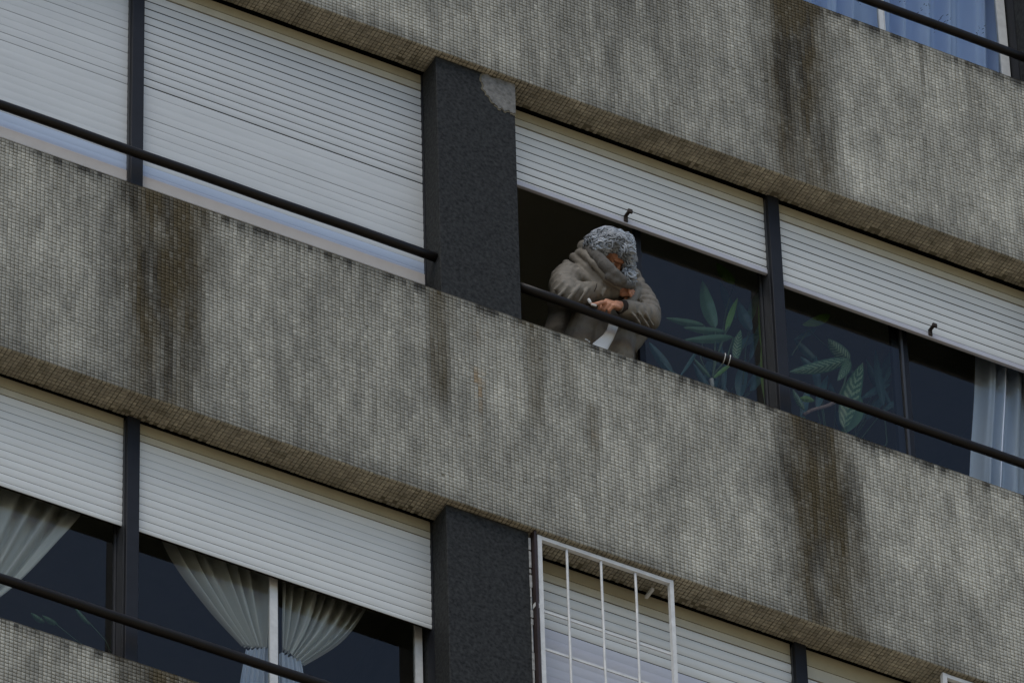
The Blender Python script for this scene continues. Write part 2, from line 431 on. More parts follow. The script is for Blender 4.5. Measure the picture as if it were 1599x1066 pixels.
# pillars
def wobble_plate(name, pts, y0, y1, mt, parent):
    n = len(pts); v = [(x, y0, z) for x, z in pts]+[(x, y1, z) for x, z in pts]
    f = [tuple(reversed(range(n)))][0:0]+[tuple(range(n)), tuple(reversed(range(n, 2*n)))]+[(i, i+n, (i+1) % n+n, (i+1) % n) for i in range(n)]
    me = bpy.data.meshes.new(name); me.from_pydata(v, [], f); me.update()
    bm = bmesh.new(); bm.from_mesh(me); bmesh.ops.recalc_face_normals(bm, faces=bm.faces); bm.to_mesh(me); bm.free()
    return link(name, me, mt, parent)
for st in (-1, 0, 1):
    for px in (-3.29, 0.0, 3.29):
        if (st == 1 and px < 3) or (px < -1): pass
        q = MB().box(px, px+.408, PS, .30, H*st-.0015, H*(st+1)-PH-.0005).build('pillar', M_pillar, B)
        bevel(q, .004, 2)
        if px == 0.0 and st == 0:
            pl_ = q; q['label'] = 'dark grey pillar with a patch of bare cement at its top corner'
            base = [(0.232,1.505),(.240,1.470),(.246,1.452),(.238,1.435),(.252,1.425),(.262,1.405),(.275,1.398),(.285,1.372),(.300,1.366),(.318,1.345),
                    (.335,1.350),(.350,1.338),(.372,1.352),(.385,1.343),(.4095,1.352),(.4095,1.540),(.385,1.5415),(.36,1.536),(.33,1.5415),(.29,1.527),(.262,1.5405),(.243,1.526)]
            pts = []
            for i, (x, z) in enumerate(base):
                x2, z2 = base[(i+1) % len(base)]
                for t in (0, .33, .66):
                    j = .004 if x < .405 and z < 1.53 else 0
                    pts.append((x+(x2-x)*t+random.uniform(-j, j), z+(z2-z)*t+random.uniform(-j, j)))
            cxp, czp = .33, 1.45
            ring = [(min(.4092, cxp+(x-cxp)*1.09+random.uniform(-.003, .003)), min(1.5412, czp+(z-czp)*1.10+random.uniform(-.003, .003))) for x, z in pts]
            wobble_plate('old_render_edge', ring, PS-.0018, PS+.015, M_conc, q)
            wobble_plate('cement_patch', pts, PS-.004, PS+.02, M_patch, q)
        if px == 0.0 and st == -1:
            sm = MB(); z = -1.29
            while z > -2.6:
                l = random.uniform(.02, .10); wv = random.uniform(.003, .010)
                sm.box(.4082-wv*.3, .4082+wv, PS-.001, .15, z-l, z); z -= l+random.uniform(.0, .012)
            sm.build('plaster_edge', M_plas, q)

# roller shutters -------------------------------------------------
def shutter(x0, x1, zt, zb, pitch, rows_open, parent=B, label=None, mt=None, mt2=None, bottom='bar', stop=None, blue=None, slit=.0088, bulge=.0030, gap_closed=.0012, headup=.008, cream=1):  # cream: height factor of the top two slats tinted for soffit shade
    root = empty('roller_shutter', ((x0+x1)/2, YS, zb), parent)
    if label: root['label'] = label
    off = Vector((-(x0+x1)/2, -YS, -zb))
    def sheet(rows, name, m_):
        v = []; f = []
        for (za, zc, bu, cl) in rows:                 # one slat, top za to bottom zc
            n = len(v); K = 7
            for k in range(K+1):
                t = k/K; z = za+(zc-za)*t
                y = YS - bu*math.sin(math.pi*min(1, .12+t*.88))**.8 + .0015*t
                for x in (x0, x1): v.append((x+off.x, y+off.y, z+off.z))
            for x in (x0, x1): v.append((x+off.x, YS+.0035+off.y, zc+(.0012 if cl else .002)+off.z))
            for k in range(K+1):
                a = n+2*k; f.append((a, a+2, a+3, a+1))
        if not v: return
        me = bpy.data.meshes.new(name); me.from_pydata(v, [], f); me.update()
        o = link(name, me, m_, root); me.shade_smooth()
        me.set_sharp_from_angle(angle=R(35))
        return o
    z = zt; i = 0; A = []; C_ = []; Bl = []
    if cream:  # top two slats: shade under the soffit painted in two steps
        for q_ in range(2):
            ht = MB().box(x0+off.x, x1+off.x, -.004, .0034, z-pitch*.9*cream+off.z, z+(headup if q_ == 0 else -.0045)+off.z).build('top_slat_shade', M_slat_shade if q_ == 0 else M_slat_shade2, root)
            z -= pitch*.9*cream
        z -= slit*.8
    bb = zb + (.032 if bottom == 'bar' else .072 if bottom == 'beige' else .0)
    while z - bb > .008:
        sl = slit*random.uniform(.85, 1.12) if i < rows_open else gap_closed*random.choice((.7, 1, 1, 1.3, 1.8))
        if rows_open > i and gap_closed and random.random() < .0: sl = gap_closed
        za = z; zc = max(z-pitch+sl, bb+.001)
        (Bl if (blue is not None and za < blue) else (A if i < rows_open or not mt2 else C_)).append((za, zc, bulge if i < rows_open else bulge*.45, i >= rows_open)); z -= pitch; i += 1
    sheet(A, 'slats', mt or M_shut); sheet(C_, 'slats', mt2); o = sheet(Bl, 'slats', M_blue)
    if o: o['label'] = 'pale blue lower slats'
    if bottom == 'bar':
        q = MB().box(x0+off.x, x1+off.x, -.009, .010, off.z+zb, off.z+bb-.003).build('bottom_bar', M_bar, root); bevel(q, .003)
    if bottom == 'beige':
        q = MB().box(x0+off.x, x1+off.x, -.010, .010, off.z+zb, off.z+bb-.001).build('bottom_bar', M_beige, root); bevel(q, .004)
    MB().box(x0+off.x, x1+off.x, .0036, .012, off.z+bb, off.z+zt).build('slit_backing', M_slit, root)
    if stop is not None:
        s = MB(); sx = stop+off.x; zz = off.z+zb
        s.box(sx-.008, sx+.014, -.016, -.0095, zz+.006, zz+.044)
        s.box(sx-.006, sx+.010, -.050, -.016, zz+.034, zz+.046)
        s.box(sx-.006, sx+.018, -.056, -.044, zz+.030, zz+.052)
        bevel(s.build('rubber_stop', M_rust, root), .003)
    return root
ST = H-PH            # soffit height above the parapet top
ZT = ST-.006
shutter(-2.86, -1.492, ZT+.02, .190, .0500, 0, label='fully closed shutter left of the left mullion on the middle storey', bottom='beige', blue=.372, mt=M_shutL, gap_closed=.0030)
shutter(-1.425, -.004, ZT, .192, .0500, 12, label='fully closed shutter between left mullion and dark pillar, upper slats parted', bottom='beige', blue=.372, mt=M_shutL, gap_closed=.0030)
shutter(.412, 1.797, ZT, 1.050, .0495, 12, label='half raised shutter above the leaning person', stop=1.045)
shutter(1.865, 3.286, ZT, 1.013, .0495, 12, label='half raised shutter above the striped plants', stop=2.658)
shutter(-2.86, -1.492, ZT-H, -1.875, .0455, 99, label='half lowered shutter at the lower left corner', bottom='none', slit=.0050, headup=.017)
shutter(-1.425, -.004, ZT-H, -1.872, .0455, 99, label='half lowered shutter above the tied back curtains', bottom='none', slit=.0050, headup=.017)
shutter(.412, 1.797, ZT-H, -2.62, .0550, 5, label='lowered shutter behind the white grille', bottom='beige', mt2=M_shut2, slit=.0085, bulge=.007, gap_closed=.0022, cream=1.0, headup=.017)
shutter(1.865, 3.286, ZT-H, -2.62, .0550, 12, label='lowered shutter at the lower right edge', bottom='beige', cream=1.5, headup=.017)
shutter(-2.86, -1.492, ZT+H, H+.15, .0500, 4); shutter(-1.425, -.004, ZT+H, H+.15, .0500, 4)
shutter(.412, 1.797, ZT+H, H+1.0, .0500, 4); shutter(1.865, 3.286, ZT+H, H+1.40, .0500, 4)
for st in (-1, 0, 1):
    for x0, x1 in ((-9.9, -2.9), (3.70, 13.2)):
        MB().box(x0, x1, YS, YS+.02, H*st, H*st+ST).build('shutter_panel', M_shut2, B)

# mullions, guides, window frames and panes ----------------------
for st in (-1, 0, 1):
    z0 = H*st
    for k, m in enumerate(mX):
        ro = empty('mullion', (m, .2, z0), B)
        bevel(MB().box(-.0305, .0305, -.055, .055, -.001, ST+.0).build('post', M_mull, ro), .003)
        MB().box(-.0335, -.0308, -.035, .03, 0, ST-.02).build('guide_channel', M_mull2, ro)
        MB().box(.0308, .0335, -.035, .03, 0, ST-.02).build('guide_channel', M_mull2, ro)
    for gx in (-.0035, .4085, 3.2865):
        MB().box(gx, gx+.003, .168, .23, z0, z0+ST-.003).build('guide_channel', M_mull, B)
def window(x0, x1, st, panes, fm, label=None, stile=.028, ztop=None):
    """panes: list of (xa, xb, depth offset); sliding leaves"""
    z0 = H*st; root = empty('window', ((x0+x1)/2, YG, z0), B)
    if label: root['label'] = label
    o = -(x0+x1)/2
    zt = ST-.02
    MB().box(x0+o, x1+o, .0, .05, -.02, .03).build('sill_bar', fm, root); MB().box(x0+o, x1+o, .0, .05, zt, zt+.018).build('head_bar', fm, root)
    for xa, xb, dy, ml, mr, wl, wr in panes:
        lf = empty('sash', (0, dy, 0), root)
        MB().box(xa+o, xa+o+wl, 0, .022, .031, zt-.001).build('stile', ml, lf)
        MB().box(xb+o-wr, xb+o, 0, .022, .031, zt-.001).build('stile', mr, lf)
        for za, zb_ in ((.032, .07), (zt-.04, zt-.002)): MB().box(xa+o+wl+.0001, xb+o-wr-.0001, .002, .020, za, zb_).build('sash_rail', ml, lf)
        p = MB(); p.v = [(xa+o+wl, .010, .07), (xb+o-wr, .010, .07), (xb+o-wr, .010, zt-.04), (xa+o+wl, .010, zt-.04)]; p.f = [(0, 1, 2, 3)]
        p.build('pane', M_glass, lf)
    return root
D_, W_ = M_mull, M_white
window(.41, 1.797, 0, [(1.128, 1.797, 0, D_, M_mull2, .030, .009)], D_, 'sliding window pushed open beside the leaning person')
window(1.865, 3.286, 0, [(1.865, 2.545, .0, M_mull, M_mull2, .014, .012), (2.50, 3.286, .024, D_, D_, .085, .03)], D_, 'closed window behind the handrail at right with plants inside')
window(-2.86, -1.492, -1, [(-2.2, -1.492, 0, D_, M_mull2, .03, .009)], D_)
window(-1.425, -.004, -1, [(-1.425, -.725, 0, D_, W_, .012, .036), (-.723, -.012, .024, W_, W_, .012, .034)], D_, 'window with white stiles in front of tied back curtains')
window(1.865, 3.286, 1, [(1.865, 2.575, 0, D_, W_, .02, .024), (2.577, 3.280, .0, W_, W_, .004, .045)], D_, 'upper window with whitish frame over sky-tinted curtain')
window(.412, 1.797, 1, [(.412, 1.797, 0, D_, D_, .03, .03)], D_)

# handrails ----------------------------------------------------------
for st in (-1, 0, 1):
    z0 = H*st + (.287 if st == 0 else .295 if st == -1 else .268)
    for a, b in ((-2.882, -.0005), (.4085, 3.2895)):
        n = 15; pts = [(a+(b-a)*k/(n-1), .080, z0 + .0015*math.sin(k*1.7)-.003*math.sin(math.pi*k/(n-1))) for k in range(n)]
        MB().tube(pts, .0222, 18).build('handrail', M_rail, B, True)

# white grille in front of the lower shutter ---------------------------
def grille(x0, label):
    g = empty('window_grille', (x0, .03, -1.27), B); g['label'] = label
    MB().box(0, .0215, -.010, .012, -1.1, 0).build('frame_bar', M_white, g)
    MB().box(.660, .6785, -.010, .012, -1.1, 0).build('frame_bar', M_white, g)
    MB().box(.0217, .6598, -.009, .011, -.0215, -.0005).build('frame_bar', M_white, g)
    for x in (.150, .322, .492):
        n = 12; MB().tube([(x+random.uniform(-.0015, .0015), .001, -.022-1.07*k/(n-1)) for k in range(n)], .0062, 8).build('bar', M_white, g, True)
    for z in (-.425, -.645, -.865):
        MB().box(.0217, .6598, .0075, .0135, z-.006, z+.006).build('cross_bar', M_white, g)
    MB().box(-.022, -.0002, -.010, .012, -.432, -.408).build('hinge', M_white, g)
    MB().box(.606, .620, .060, .125, -.024, -.012).build('wall_bracket', M_white, g)
    return g
grille(.442, 'white metal grille hanging beside the lower dark pillar')
grille(2.488, 'corner of a second white grille at the lower right')
MB().box(.4215, .4335, .012, .05, -2.7, -1.2575).build('hinge_post', M_brown, B)

# ------------------------------------------------------------------ ground
g = bpy.data.meshes.new('street'); g.from_pydata([(-900, -900, GZ), (900, -900, GZ), (900, 900, GZ), (-900, 900, GZ)], [], [(0, 1, 2, 3)])
M_street = mat('street_surface', (.42, .34, .23), .9, .2, noise=.25, scale=.4)
tag(link('street', g, M_street), kind='structure')

# ------------------------------------------------------------------ curtains
def curtain(name, label, mt, rows, ns=120, pleats=9, amp=.02, seed=0, Y=.31, group=None, tie=None):
    """rows: list of (z-ordered) ((uL,vL),(uR,vR), pleat amplitude factor); resampled smoothly"""
    L = [P(*r[0], Y) for r in rows]; Rr = [P(*r[1], Y) for r in rows]; A = [r[2] for r in rows]
    org = L[0].copy(); org.z = min(q.z for q in L)
    nt = 60; V = []; UV = []
    rr = random.Random(seed); ph = [rr.uniform(0, 6.28) for _ in range(6)]
    def smp(arr, t):
        x = t*(len(arr)-1); i = min(int(x), len(arr)-2); f = x-i
        p0 = arr[max(i-1, 0)]; p1 = arr[i]; p2 = arr[i+1]; p3 = arr[min(i+2, len(arr)-1)]
        return .5*((2*p1)+(p2-p0)*f+(2*p0-5*p1+4*p2-p3)*f*f+(3*p1-p0-3*p2+p3)*f**3)
    for j in range(nt+1):
        t = j/nt; l = smp(L, t); r_ = smp(Rr, t); a = max(0, smp(A, t))
        wdt = (r_-l).length
        for i in range(ns+1):
            s = i/ns
            sw = s + .018*math.sin(s*17+ph[0]) + .012*math.sin(s*29+ph[1])
            p = l.lerp(r_, s)
            q = math.sin(2*math.pi*pleats*sw+ph[2]); q = math.copysign(abs(q)**.7, q)
            q2 = math.sin(2*math.pi*pleats*2.37*sw+ph[3]+t*1.5)
            y = amp*a*(q + .30*q2*(.5+.5*math.sin(s*9+ph[4])))
            V.append((p.x-org.x, p.y-org.y+y, p.z-org.z)); UV.append((s, t))
    F_ = []
    for j in range(nt):
        for i in range(ns):
            a = j*(ns+1)+i; F_.append((a, a+ns+1, a+ns+2, a+1))
    me = bpy.data.meshes.new(name); me.from_pydata(V, [], F_); me.update()
    uv = me.uv_layers.new(name='UVMap')
    for lp in me.loops:
        s, t = UV[lp.vertex_index]; v = V[lp.vertex_index]
        uv.data[lp.index].uv = (s*105, (v[2]+org.z-3.0)*88)
    o = link(name, me, mt, None, True); o.location = org
    tag(o, label, 'curtain', group)
    return o
curtain('tied_curtain', 'cream sheer curtain sweeping down to the left behind the lower left window', M_sheer,
        [((-150, 640), (170, 700), 1), ((-150, 720), (135, 790), 1), ((-140, 830), (75, 862), .8), ((-125, 900), (15, 922), .5), ((-120, 960), (-60, 975), .4)], pleats=8, amp=.034, seed=2)
curtain('tied_curtain', 'cream sheer curtain left of the white stile, gathered at its tie', M_sheer,
        [((225, 760), (428, 830), 1), ((262, 860), (424, 900), 1), ((322, 945), (421, 965), .75), ((378, 1008), (418, 1012), .35)], pleats=7, amp=.032, seed=3)
curtain('tied_curtain', 'cream sheer curtain fanning out right of the white stile', M_sheer,
        [((438, 830), (600, 880), 1), ((438, 905), (572, 950), 1), ((438, 965), (532, 1003), .8), ((440, 1012), (474, 1040), .4)], pleats=8, amp=.032, seed=5)
curtain('curtain_tail', 'bluish gathered curtain tail below the tie, left of the white stile', M_sheer2,
        [((383, 1014), (419, 1010), .5), ((378, 1040), (419, 1035), .6), ((370, 1085), (419, 1080), .8), ((362, 1130), (420, 1125), .8)], pleats=5, amp=.014, seed=7, Y=.305)
curtain('curtain_tail', 'bluish gathered curtain tail below the tie, right of the white stile', M_sheer2,
        [((437, 1018), (470, 1032), .5), ((437, 1040), (474, 1050), .6), ((437, 1085), (478, 1090), .8), ((437, 1130), (480, 1140), .8)], pleats=5, amp=.014, seed=8, Y=.305)
curtain('sheer_curtain', 'bluish white sheer curtain hanging at the right end of the middle storey', M_sheer2,
        [((1530, 480), (1690, 540), 1), ((1528, 600), (1690, 655), 1), ((1522, 700), (1690, 755), 1), ((1518, 800), (1690, 855), 1)], pleats=7, amp=.034, seed=9)
curtain('lace_curtain', 'white pleated curtain with painted-in blue sky reflection and eyelet flowers behind the upper right rail', M_skycurt,
        [((1215, -260), (1560, -140), 1), ((1215, -150), (1562, -30), 1), ((1215, -60), (1564, 60), 1), ((1213, 60), (1566, 180), 1)], pleats=9.3, amp=.050, seed=12, ns=220, Y=.33)

# ------------------------------------------------------------------ plants
def leaf_mat(name, base, stripe=None):
    m = bpy.data.materials.new(name); m.use_nodes = True; nt = m.node_tree; b = nt.nodes['Principled BSDF']
    b.inputs['Roughness'].default_value = .4; b.inputs['Base Color'].default_value = (*base, 1)
    nz = nt.nodes.new('ShaderNodeTexNoise'); nz.inputs['Scale'].default_value = 30
    mx = nt.nodes.new('ShaderNodeMix'); mx.data_type = 'RGBA'; mx.inputs[6].default_value = (*[c*.7 for c in base], 1); mx.inputs[7].default_value = (*[c*1.35 for c in base], 1)
    nt.links.new(nz.outputs[0], mx.inputs[0]); outc = mx.outputs[2]
    if stripe:
        at = nt.nodes.new('ShaderNodeUVMap'); sp = nt.nodes.new('ShaderNodeSeparateXYZ'); nt.links.new(at.outputs[0], sp.inputs[0])
        def M_(op, a, bb=None):
            n = nt.nodes.new('ShaderNodeMath'); n.operation = op
            for i, q in enumerate((a, bb)):
                if q is None: continue
                if isinstance(q, (int, float)): n.inputs[i].default_value = q
                else: nt.links.new(q, n.inputs[i])
            return n.outputs[0]
        au = M_('ABSOLUTE', M_('SUBTRACT', sp.outputs[0], .5))
        s = M_('SINE', M_('ADD', M_('MULTIPLY', M_('SUBTRACT', sp.outputs[1], M_('MULTIPLY', au, .35)), 62.0), M_('MULTIPLY', nz.outputs[0], 7.0)))
        k = M_('MULTIPLY', M_('GREATER_THAN', s, .25), M_('LESS_THAN', au, .40))
        m3 = nt.nodes.new('ShaderNodeMix'); m3.data_type = 'RGBA'; nt.links.new(k, m3.inputs[0]); nt.links.new(outc, m3.inputs[6]); m3.inputs[7].default_value = (*stripe, 1)
        outc = m3.outputs[2]
    nt.links.new(outc, b.inputs['Base Color'])
    return m
M_leaf = leaf_mat('leaf_green', (.085, .18, .085)); M_leafb = leaf_mat('leaf_bright', (.15, .29, .05)); M_leaft = leaf_mat('leaf_teal', (.05, .12, .105))
M_var = leaf_mat('leaf_variegated', (.045, .12, .05), (.24, .33, .17)); M_stem = mat('plant_stem', (.07, .12, .05), .6)
M_bark = mat('ringed_stem', (.30, .20, .16), .7, noise=.4, scale=60)
M_pot = mat('clay_pot', (.20, .08, .045), .8, noise=.2); M_white2 = mat('pale_stub', (.5, .48, .42), .8)
def leaf(root, tip, base, wpx, Y, mt, droop=.01, name='leaf', dy=0.0):
    b = P(*base, Y); t = P(*tip, Y+dy); ln = (t-b).length; w = wpx/330.0
    d = (t-b).normalized(); view = Vector(_F); sd_ = d.cross(view).normalized(); nn = sd_.cross(d).normalized()
    org = root.location; V = []; F_ = []; UV = []; N = 14; C = 6
    for i in range(N+1):
        s = i/N; ww = w*.5*(math.sin(math.pi*min(1, s**.8))**.75)*(1.0 if s < 1 else 0) + .0008
        c = b.lerp(t, s) + nn*(-droop*4*s*(1-s)) + sd_*(w*.12*math.sin(s*3.0))
        for k in range(C+1):
            q = k/C*2-1
            p = c + sd_*ww*q + nn*(ww*.35*abs(q)) - org + nn*.002*math.sin(s*22+q)
            V.append(tuple(p)); UV.append((k/C, s))
    for i in range(N):
        for k in range(C):
            a = i*(C+1)+k; F_.append((a, a+1, a+C+2, a+C+1))
    me = bpy.data.meshes.new(name); me.from_pydata(V, [], F_); me.update(); uv = me.uv_layers.new(name='UVMap')
    for lp in me.loops: uv.data[lp.index].uv = UV[lp.vertex_index]
    return link(name, me, mt, root, True)
def stemo(root, pts, Y, r, mt=None, name='stem'):
    q = [P(u, v, Y)-root.location for u, v in pts]; return MB().tube(q, r, 8).build(name, mt or M_stem, root, True)
def pot(root, zt, r=.09):
    m = MB(); n = 24
    m.tube([(0, 0, zt-.17), (0, 0, zt-.03), (0, 0, zt-.03), (0, 0, zt)], [r*.72, r*.95, r*1.08, r*1.08], n); return m.build('pot', M_pot, root)
PY = .36
b1 = P(1112, 600, PY)
p1 = tag(empty('potted_plant', (b1.x, PY, b1.z-.35)), 'spray of long plain green leaves behind glass, between the person and the right mullion', 'plant', 'plants behind the windows')
for tp, bs, wd, m_, y in [((1097, 438), (1117, 512), 21, M_leaf, PY), ((1152, 465), (1133, 519), 9, M_leafb, PY), ((1040, 496), (1100, 508), 11, M_leaf, PY+.03), ((1067, 511), (1133, 518), 11, M_leaf, PY),
                          ((1069, 530), (1145, 526), 13, M_leaf, PY-.01), ((1119, 410), (1147, 443), 16, M_leafb, PY+.05), ((1153, 470), (1173, 516), 17, M_leaft, PY+.02), ((1186, 452), (1169, 505), 12, M_leaf, PY+.04),
                          ((1157, 515), (1149, 562), 15, M_var, PY), ((1084, 560), (1110, 590), 6, M_leaf, PY), ((1143, 568), (1114, 590), 6, M_leafb, PY), ((1188, 520), (1150, 545), 12, M_leaft, PY+.04),
                          ((1125, 440), (1150, 500), 14, M_leaft, PY+.08), ((1060, 590), (1090, 545), 5, M_leaft, PY+.06), ((1030, 560), (1064, 600), 6, M_leaft, PY+.08), ((1165, 560), (1155, 620), 18, M_leaft, PY+.07)]:
    leaf(p1, tp, bs, wd, y, m_)
stemo(p1, [(1112, 598), (1114, 580), (1122, 550), (1133, 519), (1140, 505)], PY, .005); stemo(p1, [(1112, 590), (1116, 555), (1117, 512)], PY, .004)
stemo(p1, [(1114, 585), (1135, 560), (1145, 527)], PY, .004); stemo(p1, [(1106, 585), (1094, 560), (1100, 508)], PY+.02, .003); stemo(p1, [(1120, 555), (1135, 480), (1147, 443)], PY+.04, .003)
stemo(p1, [(1150, 560), (1165, 535), (1173, 516)], PY+.02, .003); stemo(p1, [(1112, 608), (1112, 600), (1111, 592)], PY-.02, .010, M_white2, 'cut_stub')
stemo(p1, [(1160, 600), (1163, 560), (1169, 505)], PY+.04, .003)
stemo(p1, [(1112, 640), (1112, 598)], PY, .006)
for _ in range(16):
    u0, v0 = random.uniform(1050, 1185), random.uniform(545, 640); an = random.uniform(-2.6, -.5); L0 = random.uniform(35, 75)
    leaf(p1, (u0+math.cos(an)*L0, v0+math.sin(an)*L0), (u0, v0), random.uniform(7, 15), PY+random.uniform(.08, .2), M_leaft)
    stemo(p1, [(u0, v0), (u0*.5+556, v0*.5+330)], PY+.12, .0025)
pot(p1, .12)
b2 = P(1196, 640, .33)
p3 = tag(empty('potted_plant', (b2.x, .33, b2.z-.3)), 'narrow upright dark green leaves against the right mullion', 'plant', 'plants behind the windows')
for tp, bs, wd, m_ in [((1189, 440), (1194, 560), 12, M_leafb), ((1203, 520), (1196, 640), 10, M_leaf), ((1190, 530), (1196, 630), 9, M_leafb), ((1196, 470), (1199, 600), 8, M_leaf)]:
    leaf(p3, tp, bs, wd, .33, m_)
stemo(p3, [(1196, 660), (1196, 560)], .33, .005); pot(p3, .1, .07)
b3 = P(1262, 650, PY)
p2 = tag(empty('potted_plant', (b3.x, PY, b3.z-.3)), 'dumb cane with cream striped leaves behind the glass right of the right mullion', 'plant', 'plants behind the windows')
for tp, bs, wd, m_, y in [((1233, 580), (1327, 561), 20, M_var, PY), ((1293, 529), (1327, 561), 21, M_var, PY), ((1308, 594), (1327, 560), 15, M_var, PY), ((1348, 566), (1318, 668), 30, M_var, PY), ((1316, 676), (1338, 610), 34, M_leaf, PY+.03),
                          ((1253, 507), (1297, 492), 15, M_leafb, PY+.02), ((1238, 608), (1256, 640), 9, M_var, PY), ((1272, 626), (1248, 622), 9, M_leafb, PY), ((1367, 545), (1380, 634), 12, M_leaft, PY+.05), ((1352, 560), (1395, 640), 9, M_leaft, PY+.09),
                          ((1265, 600), (1252, 655), 12, M_leaft, PY+.05), ((1390, 600), (1350, 620), 10, M_leaft, PY+.08), ((1240, 530), (1275, 512), 9, M_leaft, PY+.08), ((1400, 560), (1378, 600), 8, M_leaft, PY+.08)]:
    leaf(p2, tp, bs, wd, y, m_)
stemo(p2, [(1255, 647), (1268, 640), (1290, 634), (1306, 627)], PY-.01, .0085, M_bark, 'ringed_stem'); stemo(p2, [(1306, 627), (1318, 600), (1327, 561)], PY, .005)
stemo(p2, [(1236, 555), (1262, 515), (1295, 545)], PY+.05, .003); stemo(p2, [(1255, 680), (1255, 647)], PY, .007); stemo(p2, [(1318, 668), (1330, 700), (1300, 760)], PY, .005)
stemo(p2, [(1380, 634), (1385, 690), (1360, 740)], PY+.05, .003)
for _ in range(14):
    u0, v0 = random.uniform(1250, 1385), random.uniform(560, 690); an = random.uniform(-2.6, -.5); L0 = random.uniform(30, 65)
    leaf(p2, (u0+math.cos(an)*L0, v0+math.sin(an)*L0), (u0, v0), random.uniform(7, 14), PY+random.uniform(.08, .2), M_leaft)
    stemo(p2, [(u0, v0), (u0*.4+1300*.6, v0*.4+740*.6)], PY+.12, .0025)
pot(p2, .1, .11)
b4 = P(178, 1030, .33)
p4 = tag(empty('potted_plant', (b4.x, .33, b4.z-.25)), 'sparse drooping green stems in the lower left window beside its mullion', 'plant', 'plants behind the windows')
leaf(p4, (187, 968), (180, 1014), 9, .33, M_leafb); leaf(p4, (117, 948), (140, 975), 5, .33, M_leaf); leaf(p4, (178, 985), (176, 1014), 5, .33, M_leaf); leaf(p4, (66, 960), (90, 975), 7, .33, M_leaf)
leaf(p4, (48, 956), (70, 972), 7, .35, M_leaf)
stemo(p4, [(120, 952), (145, 978), (165, 1000), (178, 1030)], .33, .0028); stemo(p4, [(80, 968), (120, 1000), (176, 1040)], .34, .0022); stemo(p4, [(178, 1060), (180, 1012)], .33, .004); pot(p4, .1, .07)

# ------------------------------------------------------------------ wire ties on the rail
wt = empty('wire_tie', (P(1134, 562, .08).x, .08, .286)); tag(wt, 'two loops of pale wire wound round the handrail right of the person', 'wire')
for dx in (-.012, .014):
    n = 24; MB().tube([(dx+.006*math.sin(a*2*math.pi/n+1), .0245*math.cos(2*math.pi*a/n), .0245*math.sin(2*math.pi*a/n)) for a in range(n+1)], .0022, 6).build('loop', M_white, wt, True)

#PERSON#
# ------------------------------------------------------------------ person leaning on the rail
M_skin = mat('skin', (.50, .235, .135), .55, .4, noise=.18, scale=60)
M_coat = mat('taupe_coat', (.185, .165, .133), .6, .2, noise=.12, scale=25, bump=.25, bscale=140)
M_scarf = mat('dark_scarf', (.115, .107, .095), .95, .1, noise=.2, scale=60, bump=.5, bscale=160)
M_trou = mat('dark_trousers', (.03, .03, .035), .9, .1)
M_cloth = mat('white_cloth', (.62, .62, .60), .8, .2, noise=.05, scale=20)
M_hair = mat('grey_hair', rough=.5, spec=.5, attr='col')
M_shirt = mat('dark_cuff', (.035, .028, .025), .9, .1)
FLOOR = -PH + .50
def V3(*a): return Vector(a)
ShR, ShL = P(888, 434, .21), P(998, 463, .19)
ElR, ElL = P(883, 461, .14), P(1012, 496, .135)
WrR, WrL = P(962, 455, .115), P(968, 478, .082)
Hc = P(957, 395, .085)
Fv = Vector(_F); Rv = Vector(_R); Uv = Vector(_U)
fd = (-Fv*.70 + Rv*.30 - Uv*.62).normalized()
hs = fd.cross((Uv + Rv*.25).normalized()).normalized(); hu = hs.cross(fd).normalized()      # side, up
HA = Matrix((hs, fd, hu)).transposed()
def hp(a, b, c): return Hc + hs*a + fd*b + hu*c
root = empty('person', (.93, .36, FLOOR))
o_ = root.location.copy()
def rel(*ps): return [Vector(p)-o_ for p in ps]
bodyroot = None
b = MB()
chest = P(940, 462, .27); belly = P(935, 545, .34); pelv = V3(belly.x, .44, -.02)
b.cap(rel(pelv, belly, chest), [.13, .13, .125]); b.cap(rel(ShR*.85+chest*.15, ShL*.85+chest*.15), [.06, .06])
neck = (ShR+ShL)/2 + V3(0, -.01, .05)
b.cap(rel(chest, neck, Hc - fd*.02 - hu*.05), [.09, .058, .05])
for sg in (-1, 1):
    hip = pelv + V3(.085*sg, 0, -.03); kn = V3(hip.x+.01*sg, .40, FLOOR+.44); an = V3(hip.x+.02*sg, .47, FLOOR+.07)
    b.cap(rel(hip, kn, an), [.085, .055, .038]); b.cap(rel(an+V3(0, .02, -.035), an+V3(.01*sg, -.14, -.045)), [.036, .028])
b.cap(rel(ShR, ElR), [.045, .037]); b.cap(rel(ElR, WrR), [.038, .024]); b.cap(rel(ShL, ElL), [.045, .037]); b.cap(rel(ElL, WrL), [.038, .025])
# head with face
b.ball(Hc-o_, (.071, .088, .098), HA, 20, 14); b.ball(hp(0, .022, -.048)-o_, (.052, .060, .052), HA, 16, 10)
b.ball(hp(0, .062, -.088)-o_, (.022, .018, .018), HA); b.ball(hp(0, .084, .018)-o_, (.040, .012, .010), HA)
b.tube([hp(0, .083, .012)-o_, hp(0, .095, -.008)-o_, hp(0, .108, -.026)-o_], [.007, .009, .011], 10); b.ball(hp(0, .104, -.028)-o_, (.016, .012, .009), HA)
for sg in (-1, 1):
    b.ball(hp(.036*sg, .068, -.022)-o_, (.020, .016, .018), HA); b.ball(hp(.073*sg, -.005, -.010)-o_, (.008, .018, .030), HA)
    b.ball(hp(.028*sg, .078, .002)-o_, (.013, .008, .006), HA)
b.ball(hp(0, .083, -.052)-o_, (.023, .009, .005), HA); b.ball(hp(0, .081, -.061)-o_, (.020, .009, .006), HA)
